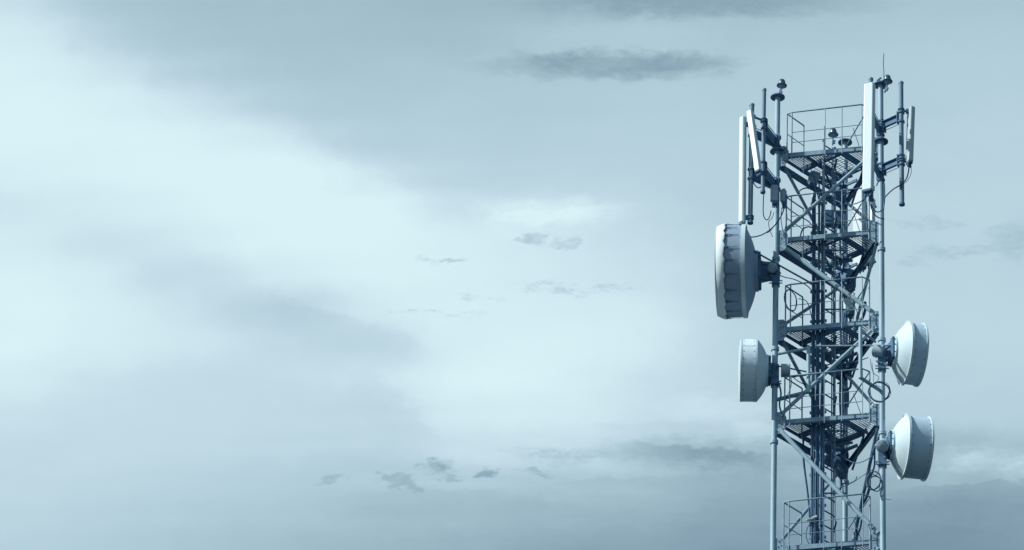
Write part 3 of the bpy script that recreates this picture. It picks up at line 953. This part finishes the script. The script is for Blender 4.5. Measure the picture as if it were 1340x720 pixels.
    box(mb, lp + Vector((0, -.02, -.24)), .14, .17, .10)
    for dz in (-.22, -.27): cyl(mb, lp + Vector((-.12, -.06, dz)), lp + Vector((.12, -.06, dz)), .011, 8)
    mb.build('mount_bracket', 'dark', t)
    mb = MB()
    for k in range(10):
        q = lp + Vector((rr.uniform(-.12, .10), -.08 + rr.uniform(-.03, .02), rr.uniform(-.20, .12)))
        cyl(mb, q, q + Vector((rr.uniform(-.03, .03), -.03, rr.uniform(-.01, .03))), .014, 8)
    mb.build('mount_bolt', 'steel', t, kind='stuff')
    if odu:
        q0, q1, r_ = odu
        one(lambda m: lathe(m, q0, Vector(q1) - Vector(q0), [(0, .001), (0, r_ * .9), (.012, r_), (.012, r_), ((Vector(q1) - Vector(q0)).length, r_), ((Vector(q1) - Vector(q0)).length, r_), ((Vector(q1) - Vector(q0)).length, .001)], 28), 'radio_unit', 'grey', t)
        mb = MB(); ax = (Vector(q1) - Vector(q0)).normalized(); x2, y2 = frame(ax)
        cyl(mb, Vector(q0) - ax * .006, Vector(q0) + ax * .002, .008, 8)
        for k in range(6):
            rv = x2 * math.cos(k * 1.047) + y2 * math.sin(k * 1.047)
            cyl(mb, Vector(q0) + rv * r_ * .78 - ax * .004, Vector(q0) + rv * r_ * .78 + ax * .02, .007, 6)
        mb.build('radio_bolt', 'bolt', t, kind='stuff')
    return t


def spx(px): return px / 73.0


# large left dish
zL = gl('L', 356)
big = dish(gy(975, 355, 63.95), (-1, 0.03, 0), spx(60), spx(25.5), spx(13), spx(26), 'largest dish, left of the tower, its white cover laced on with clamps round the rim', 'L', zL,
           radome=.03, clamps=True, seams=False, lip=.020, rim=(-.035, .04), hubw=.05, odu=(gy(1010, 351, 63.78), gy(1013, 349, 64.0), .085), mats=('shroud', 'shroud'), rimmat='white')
sm = dish(gy(990, 485, 63.95), (-1, -0.03, 0), spx(40.3), spx(20), spx(12), spx(20), 'small drum dish left of the tower below the largest dish', 'L', gl('L', 487),
          radome=.05, lip=.006, odu=(gy(1034, 485, 64.0), gy(1022, 485, 64.0), .12), mats=('dish', 'cone'))
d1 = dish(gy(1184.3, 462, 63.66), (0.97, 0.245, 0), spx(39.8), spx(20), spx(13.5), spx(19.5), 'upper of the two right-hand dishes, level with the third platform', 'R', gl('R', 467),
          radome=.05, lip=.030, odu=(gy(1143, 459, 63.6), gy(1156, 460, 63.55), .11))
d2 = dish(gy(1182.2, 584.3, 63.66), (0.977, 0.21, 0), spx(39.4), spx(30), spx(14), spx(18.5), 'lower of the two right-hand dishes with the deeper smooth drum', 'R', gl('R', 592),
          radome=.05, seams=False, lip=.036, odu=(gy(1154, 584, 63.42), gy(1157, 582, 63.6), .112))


# ------------------------------------------------------------------ struts of the dishes
def strut(p0, p1, r, label, mat='steel'):
    t = MB(); cyl(t, p0, p1, r, 14)
    d = (Vector(p1) - Vector(p0)).normalized()
    cyl(t, Vector(p1) - d * .05, Vector(p1) + d * .03, r * 1.7, 8); cyl(t, Vector(p0) - d * .03, Vector(p0) + d * .05, r * 1.7, 8)
    return t.build('dish_strut', mat, label=label, cat='strut', group='steadying struts of the dishes')


strut(gy(978, 324, 63.5), gy(1062, 371, 64.3), .016, 'dark strut running from the largest dish down into the lattice', 'dark')
strut(gy(1008, 477, 63.8), gy(1072, 490, 64.2), .014, 'thin dark strut from the left small dish mount to the cable tray', 'dark')
strut(gy(1038, 493, 63.9), gy(1075, 489, 64.2), .012, 'short thin strut under the left small dish radio', 'dark')
strut(gy(1071, 453, 63.6), gy(1172, 452, 63.5), .015, 'level strut reaching across the tower to the upper right dish', 'tube')
strut(gy(1140, 676, 63.7), gy(1175, 605, 63.5), .006, 'hair-thin stay below the lower right dish', 'dark') if False else None

# side frame for the left small dish, and the same for the right one
lf = thing('steadying_frame', gy(1057, 512, 63.85), 'pipe frame of the left small dish in front of the cable tray', 'pipe frame')
one(lambda m: cyl(m, gy(1058, 454, 63.85), gy(1058, 514, 63.85), .036, 18), 'upright_pipe', 'tube', lf)
one(lambda m: cyl(m, V(LX, gl('L', 464)), gy(1058, 456, 63.85), .026, 16), 'upper_pipe', 'tube', lf)
one(lambda m: cyl(m, V(LX, gl('L', 524)), gy(1057, 513, 63.85), .036, 16), 'lower_pipe', 'steel', lf)
rf = thing('steadying_frame', gy(1126, 494, 63.3), 'pipe frame in front of the right leg below the upper right dish', 'pipe frame')
one(lambda m: cyl(m, gy(1126, 429, 63.3), gy(1126, 495, 63.3), .034, 18), 'upright_pipe', 'tube', rf)
one(lambda m: cyl(m, gy(1124, 493, 63.3), V(RX, gl('R', 513)), .032, 16), 'lower_pipe', 'steel', rf)
one(lambda m: cyl(m, gy(1126, 432, 63.3), gy(1146, 448, 63.5), .022, 16), 'upper_pipe', 'steel', rf)

# ------------------------------------------------------------------ cables
cable([gy(980, 310, 63.6), gy(988, 310, 63.6), gy(1000, 306, 63.7), gy(1012, 297, 63.75), gy(1021, 285, 63.8), gy(1027, 270, 63.8), gy(1030, 255, 63.85)], .011, 'cable swinging from the largest dish up to the left radio boxes')
cable([gy(1190, 216, 63.2), gy(1187, 232, 63.25), gy(1180, 241, 63.3), gy(1170, 247, 63.4), gy(1162, 254, 63.5), gy(1157, 262, 63.58), gy(1156, 285, 63.6)], .012, 'cable sagging from the far right antenna to the right leg')
cable([gy(1192, 216, 63.2), gy(1192, 228, 63.2), gy(1186, 238, 63.25), gy(1178, 243, 63.3)], .005, 'thin second cable under the far right antenna')
cable([gy(1141, 256, 62.9), gy(1141, 270, 63.0), gy(1146, 277, 63.2), gy(1153, 276, 63.5), gy(1157, 268, 63.58), gy(1157, 240, 63.6), gy(1151, 236, 63.55), gy(1147, 243, 63.5)], .011, 'looped cable under the bright front antenna')
cable([gy(1137, 256, 62.9), gy(1141, 275, 63.0), gy(1148, 284, 63.3), gy(1157, 287, 63.5)], .010, 'lower cable from the bright front antenna to the right leg')
cable([gy(1133, 256, 62.9), gy(1134, 275, 63.2), gy(1135, 295, 63.5), gy(1140, 312, 63.6)], .007, 'thin cable hanging straight from the bright front antenna')
for (pts, r, lb) in [
    ([(989, 225), (985, 232), (987, 241), (993, 246), (999, 240), (998, 228), (992, 222)], .010, 'small cable loop under the leaning antenna'),
    ([(1009, 276), (1007, 284), (1003, 288), (999, 281), (999, 262), (1000, 248)], .009, 'cable curving left under the grey radio box'),
    ([(1013, 278), (1010, 286), (1006, 290), (1007, 300), (1011, 310)], .006, 'thin cable hanging below the grey radio box'),
    ([(1016, 277), (1019, 285), (1010, 300), (1004, 305)], .006, 'thin cable crossing the left leg below the radio box'),
    ([(1023, 272), (1022, 285), (1024, 300), (1028, 312)], .008, 'cable dropping from the narrow radio unit'),
    ([(1028, 272), (1030, 285), (1027, 302), (1028, 314)], .007, 'second cable dropping from the narrow radio unit')]:
    cable([gy(u, v, 63.72) for u, v in pts], r, lb)
cable([gy(1044, 252, 64.3), gy(1051, 247, 64.3), gy(1060, 246.5, 64.4), gy(1068, 251, 64.5), gy(1072, 262, 64.5)], .012, 'cable arching to the tray below the topmost platform')
cable([gy(1047, 311, 64.2), gy(1050, 301, 64.2), gy(1057, 297, 64.3), gy(1064, 299, 64.4), gy(1068, 307, 64.5)], .013, 'cable hoop standing on the second platform left of the tray')
cable([gy(1094, 306, 64.6), gy(1096, 297, 64.6), gy(1101, 293, 64.6), gy(1106, 297, 64.6), gy(1108, 305, 64.6)], .011, 'cable hoop on the second platform right of the ladder')


def loop(c, ru, rv, y, rot, r, n, label, y2=0.0):
    pts = []
    rj = random.Random(int(c[0]))
    for k in range(n):
        a = 2 * math.pi * k / 16
        q = 1 + .05 * rj.uniform(-1, 1)
        du, dv = ru * math.cos(a) * q, rv * math.sin(a) * q
        pts.append(gy(c[0] + du * math.cos(rot) - dv * math.sin(rot), c[1] + du * math.sin(rot) + dv * math.cos(rot), y + y2 * math.sin(a) + .01 * rj.uniform(-1, 1)))
    return cable(pts, r, label, grp='coiled cable loops', name='cable_coil', sub=4)


loop((1034.5, 393), 7.5, 14, 63.75, -.2, .010, 30, 'oval cable coil on the rail post beside the left leg')
loop((1150.5, 513), 13.5, 12.5, 63.45, .1, .015, 17, 'thick round cable coil round the right leg between the two dishes')
loop((1152, 512), 13.5, 13, 63.5, .0, .005, 17, 'thin cable coil outside the thick one on the right leg')
loop((1143, 629), 9, 12, 63.55, .2, .012, 34, 'bunched cable coil beside the right leg below the lower dish')
loop((1146, 633), 8, 10, 63.6, -.3, .009, 34, 'second bunched coil tangled with the one by the right leg')
loop((1064, 700), 9, 15, 64.1, .0, .008, 17, 'cable coil on the lowest platform left of the tray')
loop((1113, 621), 9, 12, 64.9, .3, .007, 10, 'open cable curl below the fourth platform by the rear leg')
# wrapped cables down the right rear brace
p0 = V(RX, LV[3] - .1); p1 = V(KX, LV[4])
for j, (rj_, lb) in enumerate(((.024, 'black cable strapped along the lower right rear brace'), (.016, 'thinner cable twisting round the lower right rear brace'))):
    pts = [p0.lerp(p1, k / 14) + Vector((.045 * math.sin(k * 1.3 + j * 2.5), -.06 + .03 * math.cos(k * 1.7 + j), .02 * math.sin(k))) for k in range(0, 15)]
    cable(pts, rj_, lb)
p0 = V(RX, LV[1] - .25); p1 = V(KX, LV[2] - .1)
pts = [p0.lerp(p1, .45 + .55 * k / 9) + Vector((.05 * math.sin(k * 1.1), -.06, .02 * math.sin(k))) for k in range(0, 10)]
cable(pts, .026, 'thick cable along the right rear brace beside the third platform', 'feeder')
for (pts, y, r, lb) in [
    ([(1143, 614), (1130, 622), (1115, 632), (1096, 640), (1080, 648)], 63.9, .006, 'thin cable slanting from the coil by the right leg to the ladder'),
    ([(1143, 600), (1150, 612), (1146, 622), (1136, 616)], 63.5, .008, 'short cable above the coil by the right leg'),
    ([(1155, 622), (1151, 640), (1157, 652), (1166, 654)], 63.55, .005, 'thin stray wire curling off the right leg below the lower dish'),
    ([(1157, 608), (1166, 603), (1173, 600)], 63.55, .005, 'thin wire from the right leg to the lower dish hub'),
    ([(1141, 475), (1143, 488), (1150, 494), (1146, 503), (1153, 507)], 63.5, .006, 'thin wire dropping beside the right leg under the upper dish'),
    ([(1139, 470), (1140, 480), (1143, 490), (1143, 500)], 63.5, .005, 'hanging wire left of the upper right dish mount'),
    ([(1052, 571), (1051, 600), (1056, 640), (1060, 680), (1060, 700)], 64.6, .014, 'grey conduit hanging behind the long diagonal of the bottom bay'),
    ([(1050, 571), (1053, 610), (1058, 650), (1063, 705)], 64.62, .010, 'second conduit hanging behind the long diagonal of the bottom bay'),
    ([(1045, 375 + 16), (1056, 395), (1062, 415), (1064, 432)], 64.2, .008, 'cable dropping from the rail corner to the third platform'),
    ([(1105, 430), (1107, 412), (1112, 404), (1118, 408), (1116, 420)], 64.9, .008, 'small cable curl on the third platform near the rear leg'),
    ([(1019, 500), (1022, 515), (1020, 530), (1024, 545)], 63.8, .016, 'black cable dropping beside the left leg to the fourth platform'),
    ([(1034, 492), (1036, 500), (1033, 512), (1028, 520)], 63.9, .006, 'wire curving under the left small dish radio')]:
    cable([gy(u, v, y) for u, v in pts], r, lb)
# tangle of short jumpers inside the upper bays
bays = [(236, 262, 'just under the topmost platform'), (322, 385, 'in the bay under the second platform'), (440, 482, 'in the bay under the third platform'), (560, 602, 'just under the fourth platform')]
cols = [(1060, 1070, 'left of the cable tray'), (1078, 1088, 'between tray and ladder'), (1092, 1100, 'right of the ladder'), (1106, 1116, 'beside the rear leg')]
looks = ['short black jumper cable', 'short curled black cable', 'short hanging black cable', 'short kinked black cable']
for bi, (va, vb, bt) in enumerate(bays):
    for ci, (ua, ub, ct) in enumerate(cols):
        rj = random.Random(100 + bi * 4 + ci)
        mb = MB()
        y = rj.uniform(64.3, 65.1)
        pts = [(rj.uniform(ua, ub), rj.uniform(va, vb - 8))]
        for k in range(6): pts.append((pts[-1][0] + rj.uniform(-7, 7), pts[-1][1] + rj.uniform(-1, 8)))
        tube(mb, smooth_pts([gy(p, q, y + rj.uniform(-.05, .05)) for p, q in pts], 5), rj.uniform(.008, .013), 6)
        mb.build('jumper_cable', 'cable', label=looks[(bi + ci) % 4] + ' ' + ct + ' ' + bt, cat='cable', group='tangled jumpers inside the lattice')
# feeder bundle tied along the rear leg
for j, (dx, dy, r, za, zb, lb) in enumerate(((-.085, -.05, .020, LV[0] - .1, LV[3] - .7, 'black feeder tied along the left of the rear leg'),
                                      (.085, -.04, .022, LV[1] + .2, LV[2] - .5, 'thick black feeder on the right of the rear leg beside the second platform'),
                                      (-.02, -.09, .018, LV[0] - .3, LV[2] - .3, 'feeder running down the face of the rear leg'))):
    rj = random.Random(50 + j); z = za; pts = []
    while z > zb:
        pts.append(V(KX, z) + Vector((dx + rj.uniform(-.012, .012), dy + rj.uniform(-.01, .01), 0))); z -= .3
    pts.append(pts[-1] + Vector((-.12, -.1, -.12)))
    mb = MB(); tube(mb, smooth_pts(pts, 4), r, 8); mb.build('feeder_cable', 'cable', label=lb, cat='cable', group='feeder cables on the rear leg')
# jumpers that leave the tray for the dishes and antennas
for (pts, r, lb) in [
    ([(1066, 300, 64.3), (1058, 290, 64.2), (1046, 283, 64.0), (1034, 275, 63.9), (1027, 268, 63.9)], .010, 'jumper from the cable tray to the narrow radio unit'),
    ([(1078, 262, 64.3), (1092, 262, 64.1), (1108, 268, 63.8), (1124, 265, 63.4), (1136, 256, 63.1)], .010, 'jumper from the cable tray to the bright front antenna'),
    ([(1066, 385, 64.3), (1056, 374, 64.2), (1040, 366, 64.0), (1024, 362, 63.8), (1016, 356, 63.8)], .009, 'jumper from the cable tray to the radio of the largest dish'),
    ([(1078, 470, 64.3), (1096, 476, 64.1), (1118, 474, 63.8), (1136, 468, 63.6)], .009, 'jumper sagging from the tray to the upper right dish radio'),
    ([(1078, 560, 64.3), (1094, 590, 64.2), (1120, 606, 63.9), (1144, 596, 63.5)], .008, 'jumper sagging from the tray to the lower right dish radio'),
    ([(1066, 505, 64.3), (1056, 504, 64.2), (1046, 500, 64.0), (1037, 493, 64.0)], .008, 'jumper from the tray to the left small dish radio')]:
    cable([gy(*p) for p in pts], r, lb)
# small lit tube on the tray at the lowest platform, and feeder clamps
strut(gy(1057, 681, 64.0), gy(1067, 677, 64.0), .016, 'short bright tube fixed to the cable tray above the lowest platform', 'white')
C.render.resolution_x, C.render.resolution_y = 1024, 550
